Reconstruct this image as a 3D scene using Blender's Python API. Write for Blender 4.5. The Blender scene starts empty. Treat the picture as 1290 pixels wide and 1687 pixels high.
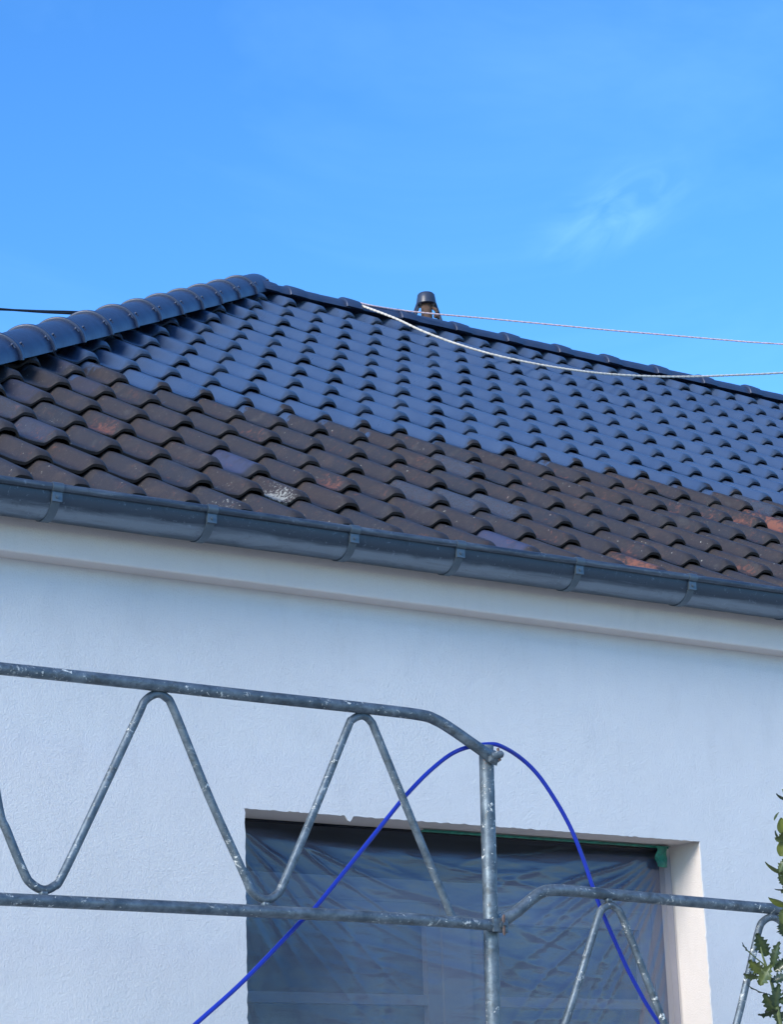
import bpy, bmesh, math, random
import numpy as np
from mathutils import Vector, Matrix, noise as mnoise
S = bpy.context.scene
COL = S.collection
rnd = random.Random(7)
R = math.radians
EYE = 1.6                                   # camera height above the ground

# ---------------------------------------------------------------- camera
RIGHT = Vector((0.83432, -0.55034, -0.03214)); UP = Vector((-0.13319, -0.25781, 0.95697)); FWD = Vector((0.53495, 0.79414, 0.28839))
FPX, CX, CY = 3720.0, 645.0, 843.5
cd = bpy.data.cameras.new('camera'); cam = bpy.data.objects.new('camera', cd); COL.objects.link(cam)
m = Matrix((RIGHT.normalized(), UP.normalized(), -FWD.normalized())).transposed().to_4x4(); m.translation = (0, 0, EYE)
cam.matrix_world = m
cd.sensor_fit = 'VERTICAL'; cd.sensor_height = 24.0; cd.lens = FPX / 1687 * 24.0
cd.clip_start = 0.1; cd.clip_end = 3000
S.camera = cam

# ---------------------------------------------------------------- sky, sun, exposure
SUN_EL, SUN_AZ = R(28), R(249)              # azimuth clockwise from +Y: left of the house, a little in front of the facade
W = bpy.data.worlds.new('World'); S.world = W; W.use_nodes = True
wn, wl = W.node_tree.nodes, W.node_tree.links
bg = wn['Background']
sky = wn.new('ShaderNodeTexSky'); sky.sky_type = 'NISHITA'; sky.sun_disc = False
sky.sun_elevation = SUN_EL; sky.sun_rotation = SUN_AZ; sky.air_density = 1.0; sky.dust_density = 0.35; sky.ozone_density = 2.0
hsv = wn.new('ShaderNodeHueSaturation'); hsv.inputs['Saturation'].default_value = 1.27; hsv.inputs['Hue'].default_value = 0.503
wl.new(sky.outputs[0], hsv.inputs['Color'])
tint = wn.new('ShaderNodeMix'); tint.data_type = 'RGBA'; tint.blend_type = 'MULTIPLY'; tint.inputs[0].default_value = 1.0; tint.inputs[7].default_value = (.78, 1.06, 1.28, 1)
wl.new(hsv.outputs[0], tint.inputs[6])
tc = wn.new('ShaderNodeTexCoord'); mp = wn.new('ShaderNodeMapping'); mp.inputs['Scale'].default_value = (1.0, 1.0, 2.0)
mp.inputs['Rotation'].default_value = (0, 0.5, 0.3)
nz = wn.new('ShaderNodeTexNoise'); nz.inputs['Scale'].default_value = 2.1; nz.inputs['Detail'].default_value = 6; nz.inputs['Roughness'].default_value = 0.62; nz.inputs['Distortion'].default_value = 0.9
wl.new(tc.outputs['Generated'], mp.inputs[0]); wl.new(mp.outputs[0], nz.inputs[0])
rp = wn.new('ShaderNodeMapRange'); rp.inputs[1].default_value = 0.42; rp.inputs[2].default_value = 0.85; rp.inputs[3].default_value = 0.0; rp.inputs[4].default_value = 0.10
wl.new(nz.outputs[0], rp.inputs[0])
# one small faint wisp of cirrus, fixed in the sky
def wdir(px, py):
    return (FWD * FPX + RIGHT * (px - CX) - UP * (py - CY)).normalized()
wd = wdir(1015, 350)
ca, sa = math.cos(R(28)), math.sin(R(28))
ax1 = RIGHT*ca + UP*sa; ax2 = -RIGHT*sa + UP*ca
dv = wn.new('ShaderNodeVectorMath'); dv.operation = 'SUBTRACT'; dv.inputs[1].default_value = wd; wl.new(tc.outputs['Generated'], dv.inputs[0])
def dotn(v, k):
    n = wn.new('ShaderNodeVectorMath'); n.operation = 'DOT_PRODUCT'; n.inputs[1].default_value = v*k; wl.new(dv.outputs[0], n.inputs[0]); return n.outputs['Value']
cb_ = wn.new('ShaderNodeCombineXYZ'); wl.new(dotn(ax1, 1/.052), cb_.inputs[0]); wl.new(dotn(ax2, 1/.024), cb_.inputs[1])
dl = wn.new('ShaderNodeVectorMath'); dl.operation = 'LENGTH'; wl.new(cb_.outputs[0], dl.inputs[0])
dr = wn.new('ShaderNodeMapRange'); dr.interpolation_type = 'SMOOTHSTEP'; dr.inputs[1].default_value = 0.0; dr.inputs[2].default_value = 1.0; dr.inputs[3].default_value = 1.0; dr.inputs[4].default_value = 0.0
wl.new(dl.outputs['Value'], dr.inputs[0])
n2 = wn.new('ShaderNodeTexNoise'); n2.inputs['Scale'].default_value = 1.6; n2.inputs['Detail'].default_value = 7; n2.inputs['Distortion'].default_value = 0.8
wl.new(cb_.outputs[0], n2.inputs[0])
r2 = wn.new('ShaderNodeMapRange'); r2.inputs[1].default_value = 0.38; r2.inputs[2].default_value = 0.72; r2.inputs[3].default_value = 0; r2.inputs[4].default_value = 0.13
wl.new(n2.outputs[0], r2.inputs[0])
mm = wn.new('ShaderNodeMath'); mm.operation = 'MULTIPLY'; wl.new(dr.outputs[0], mm.inputs[0]); wl.new(r2.outputs[0], mm.inputs[1])
ad = wn.new('ShaderNodeMath'); ad.operation = 'ADD'; ad.use_clamp = True; wl.new(mm.outputs[0], ad.inputs[0]); wl.new(rp.outputs[0], ad.inputs[1])
mx = wn.new('ShaderNodeMix'); mx.data_type = 'RGBA'
wl.new(ad.outputs[0], mx.inputs[0]); wl.new(tint.outputs[2], mx.inputs[6]); mx.inputs[7].default_value = (4.8, 8.2, 11.5, 1)
wl.new(mx.outputs[2], bg.inputs[0]); bg.inputs[1].default_value = 0.15
sl = bpy.data.lights.new('sun', 'SUN'); sl.energy = 2.7; sl.angle = R(24); sl.color = (1.0, 0.93, 0.82)
so = bpy.data.objects.new('sun', sl); COL.objects.link(so)
sd = Vector((math.sin(SUN_AZ) * math.cos(SUN_EL), math.cos(SUN_AZ) * math.cos(SUN_EL), math.sin(SUN_EL)))
so.rotation_euler = sd.to_track_quat('Z', 'Y').to_euler(); so.location = (-10, -5, 15)
S.view_settings.view_transform = 'Standard'; S.view_settings.look = 'None'; S.view_settings.gamma = 1
S.view_settings.exposure = 0.68
S.render.engine = 'CYCLES'

# ---------------------------------------------------------------- helpers
def pt(px, py, Y):
    """point of the place seen at photo pixel (px,py) that lies on the vertical plane y = Y"""
    d = FWD * FPX + RIGHT * (px - CX) - UP * (py - CY)
    p = d * (Y / d.y); return Vector((p.x, p.y, p.z + EYE))
def proj(p):
    q = Vector((p[0], p[1], p[2] - EYE)); z = q.dot(FWD)
    return CX + FPX * q.dot(RIGHT) / z, CY - FPX * q.dot(UP) / z, z

class MB:
    def __init__(s): s.v = []; s.f = []
    def add(s, vs, fs):
        o = len(s.v); s.v += [tuple(v) for v in vs]; s.f += [tuple(i + o for i in f) for f in fs]
    def box(s, x0, x1, y0, y1, z0, z1):
        s.add([(x0,y0,z0),(x1,y0,z0),(x1,y1,z0),(x0,y1,z0),(x0,y0,z1),(x1,y0,z1),(x1,y1,z1),(x0,y1,z1)],
              [(0,3,2,1),(4,5,6,7),(0,1,5,4),(1,2,6,5),(2,3,7,6),(3,0,4,7)])
    def tube(s, pts, r, seg=14, cap=True, ref=(0, 1, 0)):
        """r: radius or list of (a,b): half widths in the plane and along ref"""
        pts = [Vector(p) for p in pts]; n = len(pts); vs = []
        for i, p in enumerate(pts):
            t = (pts[min(i+1, n-1)] - pts[max(i-1, 0)]).normalized()
            b = Vector(ref); b = (b - t * b.dot(t)).normalized(); a = t.cross(b)
            ra, rb = (r, r) if not isinstance(r, (list, tuple)) else (r[i] if isinstance(r[i], tuple) else (r[i], r[i]))
            for k in range(seg):
                an = 2 * math.pi * k / seg; vs.append(p + a * (ra * math.cos(an)) + b * (rb * math.sin(an)))
        fs = [(i*seg+k, i*seg+(k+1) % seg, (i+1)*seg+(k+1) % seg, (i+1)*seg+k) for i in range(n-1) for k in range(seg)]
        if cap: fs += [tuple(range(seg))[::-1], tuple((n-1)*seg+k for k in range(seg))]
        s.add(vs, fs)
    def build(s, name, mat, parent=None, smooth=True, angle=40):
        me = bpy.data.meshes.new(name); me.from_pydata(s.v, [], s.f); me.update()
        bm = bmesh.new(); bm.from_mesh(me); bmesh.ops.recalc_face_normals(bm, faces=bm.faces); bm.to_mesh(me); bm.free()
        return link(name, me, mat, parent, smooth, angle)
def link(name, me, mat, parent=None, smooth=True, angle=40):
    o = bpy.data.objects.new(name, me); COL.objects.link(o); o.parent = parent
    if mat: me.materials.append(mat)
    if smooth:
        me.polygons.foreach_set('use_smooth', [True] * len(me.polygons))
        try: me.set_sharp_from_angle(angle=R(angle))
        except Exception: pass
    return o
def empty(name, loc=(0, 0, 0)):
    o = bpy.data.objects.new(name, None); COL.objects.link(o); o.location = (0, 0, 0); return o
def tag(o, label=None, cat=None, group=None, kind=None):
    if label: o['label'] = label
    if cat: o['category'] = cat
    if group: o['group'] = group
    if kind: o['kind'] = kind
    return o
def crm(P, n=6):
    """Catmull-Rom through 3D points"""
    P = [Vector(p) for p in P]; P = [P[0]*2 - P[1]] + P + [P[-1]*2 - P[-2]]; out = []
    for i in range(1, len(P)-2):
        a, b, c, d = P[i-1:i+3]
        for k in range(n):
            t = k / n
            out.append(.5*((2*b) + (c-a)*t + (2*a-5*b+4*c-d)*t*t + (3*b-a-3*c+d)*t**3))
    out.append(P[-2]); return out

# ---------------------------------------------------------------- materials
class Mat:
    def __init__(s, name, base=(.5,.5,.5), rough=.5, metal=0, spec=.5):
        s.m = bpy.data.materials.new(name); s.m.use_nodes = True; s.n = s.m.node_tree.nodes; s.l = s.m.node_tree.links
        s.p = s.n['Principled BSDF']; s.set('Base Color', (*base, 1)); s.set('Roughness', rough); s.set('Metallic', metal); s.set('Specular IOR Level', spec)
        s.co = s.n.new('ShaderNodeTexCoord').outputs['Object']
    def set(s, k, v):
        if hasattr(v, 'is_output') or isinstance(v, bpy.types.NodeSocket): s.l.new(v, s.p.inputs[k])
        else: s.p.inputs[k].default_value = v
    def map(s, scale, co=None, rot=(0,0,0)):
        n = s.n.new('ShaderNodeMapping'); n.inputs['Scale'].default_value = scale; n.inputs['Rotation'].default_value = rot; s.l.new(co or s.co, n.inputs[0]); return n.outputs[0]
    def noise(s, scale, detail=4, rough=.55, dist=0, co=None):
        n = s.n.new('ShaderNodeTexNoise'); n.inputs['Scale'].default_value = scale; n.inputs['Detail'].default_value = detail
        n.inputs['Roughness'].default_value = rough; n.inputs['Distortion'].default_value = dist; s.l.new(co or s.co, n.inputs[0]); return n.outputs[0]
    def vor(s, scale, co=None, feat='F1'):
        n = s.n.new('ShaderNodeTexVoronoi'); n.feature = feat; n.inputs['Scale'].default_value = scale; s.l.new(co or s.co, n.inputs[0]); return n.outputs['Distance']
    def rng(s, x, a, b, c=0., d=1., smooth=False):
        n = s.n.new('ShaderNodeMapRange'); s.l.new(x, n.inputs[0])
        if smooth: n.interpolation_type = 'SMOOTHSTEP'
        for i, v in enumerate((a, b, c, d)):
            if isinstance(v, bpy.types.NodeSocket): s.l.new(v, n.inputs[i+1])
            else: n.inputs[i+1].default_value = v
        return n.outputs[0]
    def math(s, op, a, b=0.):
        n = s.n.new('ShaderNodeMath'); n.operation = op
        for i, v in enumerate((a, b)):
            if isinstance(v, bpy.types.NodeSocket): s.l.new(v, n.inputs[i])
            else: n.inputs[i].default_value = v
        return n.outputs[0]
    def mix(s, f, a, b):
        n = s.n.new('ShaderNodeMix'); n.data_type = 'RGBA'
        for i, v in ((0, f), (6, a), (7, b)):
            if isinstance(v, bpy.types.NodeSocket): s.l.new(v, n.inputs[i])
            else: n.inputs[i].default_value = v if i == 0 else (*v, 1)
        return n.outputs[2]
    def attr(s, name):
        n = s.n.new('ShaderNodeAttribute'); n.attribute_name = name; return n
    def sep(s, c):
        n = s.n.new('ShaderNodeSeparateColor'); s.l.new(c, n.inputs[0]); return n.outputs
    def bump(s, h, strength=.3, dist=.01, prev=None):
        n = s.n.new('ShaderNodeBump'); n.inputs['Strength'].default_value = strength; n.inputs['Distance'].default_value = dist
        s.l.new(h, n.inputs['Height'])
        if prev: s.l.new(prev, n.inputs['Normal'])
        s.l.new(n.outputs[0], s.p.inputs['Normal']); return n.outputs[0]

def plaster(name, base, patches=True, strokes=True):
    M = Mat(name, base, .85, spec=.25)
    c = base
    if patches:
        n = M.noise(1.1, 5, .6); f = M.rng(n, .45, .70, 0, .22)
        c = M.mix(f, base, tuple(b*.72 for b in base))
        n = M.noise(9, 6, .7, co=M.map((1, 1, .35))); f = M.rng(n, .54, .80, 0, .24); c = M.mix(f, c, tuple(b*.68 for b in base))
        n = M.noise(3.3, 4, .6, .6); f = M.rng(n, .55, .8, 0, .3); c = M.mix(M.rng(M.noise(14, 5, .6, 1.5, co=M.map((1, 1, .12))), .6, .8, 0, .18), c, tuple(b*.75 for b in base)); c = M.mix(f, c, (base[0]*1.08, base[1]*1.06, base[2]*1.03))
        M.set('Base Color', c)
    b1 = M.noise(210, 5, .75, .3, co=M.map((1, 1, .8)))
    b = M.bump(b1, .8, .005)
    if strokes:
        b2 = M.noise(45, 4, .6, 1.0, co=M.map((1.2, 1.2, .6), rot=(0, .3, 0))); b = M.bump(b2, .10, .005, b)
    b3 = M.noise(6, 3, .5); b = M.bump(b3, .3, .012, b)
    if strokes:
        msk = M.rng(M.noise(1.3, 3, .6), .52, .66); b4 = M.math('MULTIPLY', msk, M.noise(95, 4, .65, .1)); b = M.bump(b4, .5, .006, b)
        b5 = M.noise(9, 5, .7, 2.2, co=M.map((.5, 1, 1.5), rot=(0, .5, 0))); M.bump(M.rng(b5, .47, .53), .12, .004, b)
    return M.m
M_wall = plaster('wall_plaster', (.66, .665, .685))
M_cream = plaster('cream_paint', (.73, .665, .625), strokes=False)

def tile_mat():
    M = Mat('roof_tile', (.1,.1,.1), .5)
    a = M.sep(M.attr('wear_shade').outputs['Color']); t = M.sep(M.attr('tone').outputs['Color'])
    paint, orange, lichen = a[0], a[1], a[2]
    tone, blue, frost = t[0], t[1], t[2]
    c = M.mix(tone, (.038, .028, .027), (.024, .027, .038))
    c = M.mix(M.rng(M.noise(5.5, 5, .7, .8), .54, .70, 0, .7), c, (.064, .046, .040))
    c = M.mix(M.rng(M.noise(9, 5, .7, .5), .57, .75, 0, .65), c, (.075, .072, .068))
    c = M.mix(M.rng(M.noise(14, 5, .65), .35, .75, 0, .6), c, (.030, .026, .027))
    c = M.mix(M.rng(M.noise(120, 4, .7), .56, .72, 0, .45), c, (.12, .10, .085))
    c = M.mix(M.rng(M.noise(75, 2, .5), .73, .76, 0, .8), c, (.40, .38, .33))
    fr = M.math('MULTIPLY', frost, M.rng(M.noise(260, 3, .7), .42, .62)); c = M.mix(fr, c, (.055, .078, .125))
    c = M.mix(M.math('MULTIPLY', blue, M.rng(M.noise(25, 4), .25, .5, .3, .9)), c, (.045, .055, .110))
    og = M.rng(M.math('ADD', M.noise(38, 6, .7, .7), M.math('MULTIPLY', orange, .44)), .60, .82)
    c = M.mix(M.math('MULTIPLY', og, .85), c, (.22, .082, .052))
    lc = M.rng(M.math('ADD', M.noise(85, 5, .7, .5), M.math('MULTIPLY', lichen, .40)), .76, .82)
    c = M.mix(lc, c, (.27, .27, .25))
    pc = M.mix(M.rng(M.noise(3.1, 4), .35, .7), (.042, .070, .136), (.054, .086, .158))
    pc = M.mix(M.rng(M.noise(60, 4, .65), .62, .8, 0, .35), pc, (.045, .06, .10))
    pm = M.rng(M.math('ADD', paint, M.rng(M.noise(11, 4, .6), .3, .7, -.35, .35)), .42, .62, smooth=True)
    c = M.mix(pm, c, pc)
    nz_ = M.math('MULTIPLY', M.attr('wear_shade').outputs['Alpha'], M.rng(M.noise(70, 4, .65), .25, .6, .55, 1.0))
    c = M.mix(M.math('MULTIPLY', nz_, .8), c, M.mix(pm, (.022, .018, .018), (.020, .027, .036)))  # noses and lips darkened: thin paint and dirt, plus shade painted into the colour
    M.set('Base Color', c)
    M.set('Roughness', M.rng(pm, 0, 1, .62, M.rng(M.noise(7, 3), .3, .7, .27, .40)))
    M.set('Specular IOR Level', M.rng(pm, 0, 1, .38, .6))
    b = M.bump(M.noise(190, 4, .7), M_STR, .002); M.bump(M.noise(16, 3), .3, .004, b)
    return M.m
M_STR = .35
M_tile = tile_mat()

def cap_mat():
    M = Mat('painted_cap', (.05, .07, .15), .36, spec=.55)
    c = M.mix(M.rng(M.noise(4, 4), .35, .7), (.022, .036, .080), (.033, .052, .105))
    c = M.mix(M.rng(M.noise(70, 5, .7), .66, .8, 0, .45), c, (.11, .115, .13))
    M.set('Base Color', c); M.set('Roughness', M.rng(M.noise(9, 4), .3, .7, .30, .48))
    M.bump(M.noise(120, 4, .7), .2, .002); return M.m
M_cap = cap_mat()
def zinc(name, dark, light, streaks):
    M = Mat(name, dark, .42, .75)
    g = M.attr('band'); f = g.outputs['Fac']
    n = M.noise(22, 6, .72, .8, co=M.map((.16, 1, 1.6)))
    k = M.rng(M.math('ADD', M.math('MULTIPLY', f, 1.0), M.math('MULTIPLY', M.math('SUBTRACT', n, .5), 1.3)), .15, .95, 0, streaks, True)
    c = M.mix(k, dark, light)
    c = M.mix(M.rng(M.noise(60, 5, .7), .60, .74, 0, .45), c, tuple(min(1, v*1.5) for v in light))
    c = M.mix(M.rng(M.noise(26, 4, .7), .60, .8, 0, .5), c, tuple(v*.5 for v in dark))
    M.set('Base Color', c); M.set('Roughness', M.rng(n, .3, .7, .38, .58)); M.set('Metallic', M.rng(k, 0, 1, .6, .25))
    M.bump(M.noise(90, 4), .12, .002); return M.m
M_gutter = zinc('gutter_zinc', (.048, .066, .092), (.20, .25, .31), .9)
M_strap = zinc('strap_zinc', (.10, .135, .17), (.17, .21, .25), .5)
def steel():
    M = Mat('scaffold_steel', (.22, .25, .28), .45, .6)
    c = M.mix(M.rng(M.noise(22, 5, .7), .35, .7), (.07, .095, .12), (.19, .23, .265))
    c = M.mix(M.rng(M.noise(34, 6, .75, .5, co=M.map((.6, 1, 1))), .53, .64, 0, .8), c, (.075, .085, .09))
    sp = M.math('MULTIPLY', M.rng(M.noise(40, 5, .75, .9), .59, .625), M.rng(M.noise(3.2, 3, .6), .46, .58)); c = M.mix(sp, c, (.72, .72, .68))
    sp2 = M.math('MULTIPLY', M.rng(M.noise(105, 3, .6, .3), .67, .71, 0, .8), M.rng(M.noise(5, 3, .6), .45, .55, .15, 1)); c = M.mix(sp2, c, (.66, .64, .58))
    ru = M.rng(M.noise(17, 6, .8), .64, .72, 0, .7); c = M.mix(ru, c, (.26, .13, .085))
    M.set('Base Color', c); nm = M.math('MAXIMUM', sp, sp2)
    M.set('Metallic', M.rng(nm, 0, 1, .55, 0)); M.set('Roughness', M.rng(M.noise(30, 4), .3, .7, .38, .62))
    b = M.bump(M.noise(140, 5, .75), .4, .002); M.bump(nm, .5, .0015, b); return M.m
M_steel = steel()
def simple(name, c, rough=.5, metal=0, var=.25, sc=20, bump=.15, spec=.5):
    M = Mat(name, c, rough, metal, spec); f = M.rng(M.noise(sc, 5, .65), .35, .75)
    M.set('Base Color', M.mix(f, c, tuple(v*(1-var) for v in c)))
    if bump: M.bump(M.noise(sc*4, 4), bump, .002)
    return M.m
M_rust = simple('rusty_wedge', (.15, .10, .085), .75, .2, .5, 90, .4)
M_hose = simple('hose_blue', (.007, .026, .34), .38, 0, .15, 40, 0)
M_rope = None
def rope_mat(name, c, s, axis):
    M = Mat(name, c, .85)
    w = M.n.new('ShaderNodeTexWave'); w.wave_type = 'BANDS'; w.bands_direction = 'DIAGONAL'; w.inputs['Scale'].default_value = s; w.inputs['Distortion'].default_value = .6
    M.l.new(M.co, w.inputs[0]); M.set('Base Color', M.mix(M.rng(w.outputs[0], .2, .8), c, tuple(v*.8 for v in c))); M.bump(w.outputs[0], .3, .002); return M.m
M_rope1 = rope_mat('rope_white', (.66, .61, .54), 26, 0)
M_rope2 = rope_mat('rope_pink', (.66, .50, .52), 26, 0)
M_cable = simple('cable_black', (.012, .013, .018), .5)
M_terra = simple('old_terracotta', (.12, .066, .045), .85, 0, .6, 45, .5)
M_lid = simple('dark_lid', (.035, .045, .075), .38, 0, .3, 30, .1)
M_dark = simple('underlay', (.02, .02, .024), .9, 0, .3, 5, 0)
M_frame = simple('window_frame', (.17, .19, .23), .5, 0, .2, 6, 0)
M_curtain = simple('curtain', (.22, .25, .30), .9, 0, .35, 4, 0)
M_ground = simple('ground_gravel', (.46, .44, .39), .95, 0, .45, 3, .4)
M_stem = simple('holly_stem', (.13, .16, .06), .7, 0, .5, 60, .3)
def glass():
    M = Mat('glass', (.03, .04, .055), .06, 0, .6); return M.m
M_glass = glass()
def leafm():
    M = Mat('holly_leaf', (.03, .07, .02), .28, 0, .55)
    a = M.sep(M.attr('wear_shade').outputs['Color'])
    c = M.mix(a[0], (.011, .028, .015), (.15, .175, .03))
    c = M.mix(M.rng(M.noise(60, 4, .6), .4, .75, 0, .5), c, (.007, .016, .009))
    M.set('Base Color', c); M.bump(M.noise(110, 3), .3, .002); M.set('Subsurface Weight', 0.0); return M.m
M_leaf = leafm()
def tapem():
    M = Mat('green_tape', (.02, .30, .20), .45); c = M.mix(M.rng(M.noise(50, 4), .4, .7), (.008, .12, .085), (.02, .24, .16)); M.set('Base Color', c)
    M.bump(M.noise(70, 3, .5, .6), .5, .004); return M.m
M_tape = tapem()
def filmm():
    M = Mat('plastic_film', (.24, .30, .44), .22, 0, .8)
    al = M.rng(M.noise(1.7, 3), .3, .7, .46, .60); M.set('Alpha', M.math('MULTIPLY', al, M.attr('film').outputs['Fac']))
    c = M.mix(M.rng(M.noise(2.3, 4), .3, .7), (.066, .088, .165), (.10, .128, .22)); M.set('Base Color', c)
    M.set('Roughness', .22); M.set('IOR', 1.8)
    b = M.bump(M.noise(15, 4, .6, 1.0, co=M.map((.4, 1, 2.6))), .12, .01); M.bump(M.noise(60, 3, .5, 1.0), .04, .003, b); return M.m
M_film = filmm()

# ---------------------------------------------------------------- setting
g = MB(); g.add([(-600, -600, 0), (600, -600, 0), (600, 600, 0), (-600, 600, 0)], [(0, 1, 2, 3)])
tag(g.build('ground', M_ground, smooth=False), kind='structure')

house = empty('house')
tag(house, 'pale blue rendered house with half repainted tiled hip roof above the scaffold', 'house')
house.location = (0, 0, 0)

# roof profile: tips of the sixteen courses (y, z above the eye), top to eave
TIPS = [(10.456,4.972),(10.174,4.777),(9.887,4.579),(9.602,4.385),(9.316,4.192),(9.037,4.004),(8.752,3.814),(8.468,3.626),(8.185,3.44),(7.902,3.255),(7.622,3.074),(7.338,2.89),(7.058,2.711),(6.772,2.53),(6.484,2.349),(6.198,2.169)]
TIPS = [(y, z + EYE) for y, z in TIPS]
X0 = 6.2223; TW = 0.2; H0 = 0.057; UT = 0.93
RIDGE_Y, RIDGE_Z = 10.67, 5.135 + EYE       # apex line of the deck
PKX = 6.37                                  # left end of the ridge
XR_END = 22.0                               # right corner of the house
YW = 6.35; ZG = 0
EAVE_Y = 6.2
PKC = PKX - .156                            # the hip's centre line starts here
XL_CORNER = PKC - (RIDGE_Y - EAVE_Y)        # left corner of the eaves
YB = 2 * RIDGE_Y - EAVE_Y                   # rear eave

def ss(a, b, x): 
    t = np.clip((x-a)/(b-a), 0, 1); return t*t*(3-2*t)
US = np.array([-.05, .0, .10, .20, .29, .37, .44, .49, .53, .57, .61, .65, .69, .73, .79, .86, .91, .95, .99, 1.025])
def prof(u):
    pan = .012*(1 - ss(-.1, .40, u))
    up = .043*ss(.49, .73, u) + .004*np.sin(np.pi*np.clip((u-.6)/.4, 0, 1))
    dn = 1 - .62*np.clip((u-.87)/.155, 0, 1)**2.2
    return pan + up*dn
SS = np.array([.405, .33, .2, .10, .075, .058, .046, .036, .027, .019, .012, .006, .002, .0])   # distance up the slope from the lower end
HU = prof(US); rollw = ss(.53, .73, US)
RN = .014 + .032*rollw; DN = .004 + .013*rollw
def tile_grid(rough):
    U, V = np.meshgrid(US, SS)
    lift = .037*(1 - V/.34)
    h = prof(U) + lift
    q = np.clip(1 - V/RN[None, :], 0, 1)
    h = h - DN[None, :]*(.75*q**1.7 + .25*(1 - np.sqrt(1 - q*q*.98)))
    return U, V, h - H0
TU, TV, TH = tile_grid(0)
nu, nv = len(US), len(SS)
def tile_faces():
    fs = []
    for j in range(nv-1):
        for i in range(nu-1):
            fs.append((j*nu+i, j*nu+i+1, (j+1)*nu+i+1, (j+1)*nu+i))
    o = nu*nv; b = (nv-1)*nu       # lip: o.. lower edge of the lip, o+nu.. undersurface
    for i in range(nu-1):
        fs.append((b+i, b+i+1, o+i+1, o+i)); fs.append((o+i, o+i+1, o+nu+i+1, o+nu+i))
    # right side skirt
    s = o+2*nu
    for j in range(nv-1):
        fs.append((j*nu+nu-1, (j+1)*nu+nu-1, s+j+1, s+j))
    return np.array(fs)
TF = tile_faces()
def tile_verts(jit, rs):
    """local (u, up-slope distance, height) for one slightly irregular tile"""
    h = TH + (TU-.5)*rs.uniform(-.006, .006) + rs.uniform(-.003, .003)
    v = TV + (TU-.5)*rs.uniform(-.010, .010) + rs.uniform(-.007, .007)*(TV < .2)
    top = np.stack([TU, v, h], -1).reshape(-1, 3)
    lip = top[-nu:].copy(); lip[:, 2] -= .011; lip[:, 1] += .001
    und = lip.copy(); und[:, 1] += .12; und[:, 2] += .001
    sk = top.reshape(nv, nu, 3)[:, -1].copy(); sk[:, 2] -= .022
    return np.concatenate([top, lip, und, sk])

# special tiles, by the place of their lower right tip in the photograph
SPEC = {}
def spec(kind, pts):
    for p in pts: SPEC.setdefault(kind, []).append(p)
spec('orange', [(222.7,703,.75),(589.5,806,.7),(232,806,.55),(1102.6,941.9,1.0),(1261.8,867,.8),(1300,872,1.05),(1207,857,.45),(1097,820,.3),(1290,905,.5),(1260,897,.3),(1152,846,.35),(945,790,.2),(1290,949,.45)])
spec('lichen', [(500,823.7,1.0),(414.7,842,.72),(137,605,.45),(141,691,.5),(661.4,878.8,.62),(427,812,.5),(111,635,.35),(361,765,.4),(830,880,.3)])
spec('blue', [(441,782.4,.95),(887.6,911.5,.95),(82,655,.35),(112,727,.3),(165,625,.4),(188,648,.3)])
spec('frost', [(795.8,785.3,.9),(807.4,839.8,.95),(874.8,850.9,1.0),(737,828.4,.8),(1290,845,.9),(50,680,.6),(112,727,.4)])
def tile_attr(r, c, tip):
    """per tile: paint, orange, lichen, tone, blue, frost"""
    painted = r <= 8 or (r == 9 and c >= -1)
    h = mnoise.noise(Vector((r*7.31, c*3.17, 1.7))); tone = .5 + .9*h
    paint = 1.0 if painted else 0.0
    v = dict(orange=max(0, rnd.random()*1.2-.9), lichen=max(0, rnd.random()-.62)*.8, blue=0, frost=0)
    for k, L in SPEC.items():
        for (x, y, a) in L:
            if abs(x-tip[0]) < 30 and abs(y-tip[1]) < 12:
                dd = math.hypot(x-tip[0], (y-tip[1])*2)
                key = (k, x, y)
                if dd < NEAR.get(key, (1e9,))[0]: NEAR[key] = (dd, r, c, a)
    return paint, min(1, max(0, tone)), v
NEAR = {}

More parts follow.
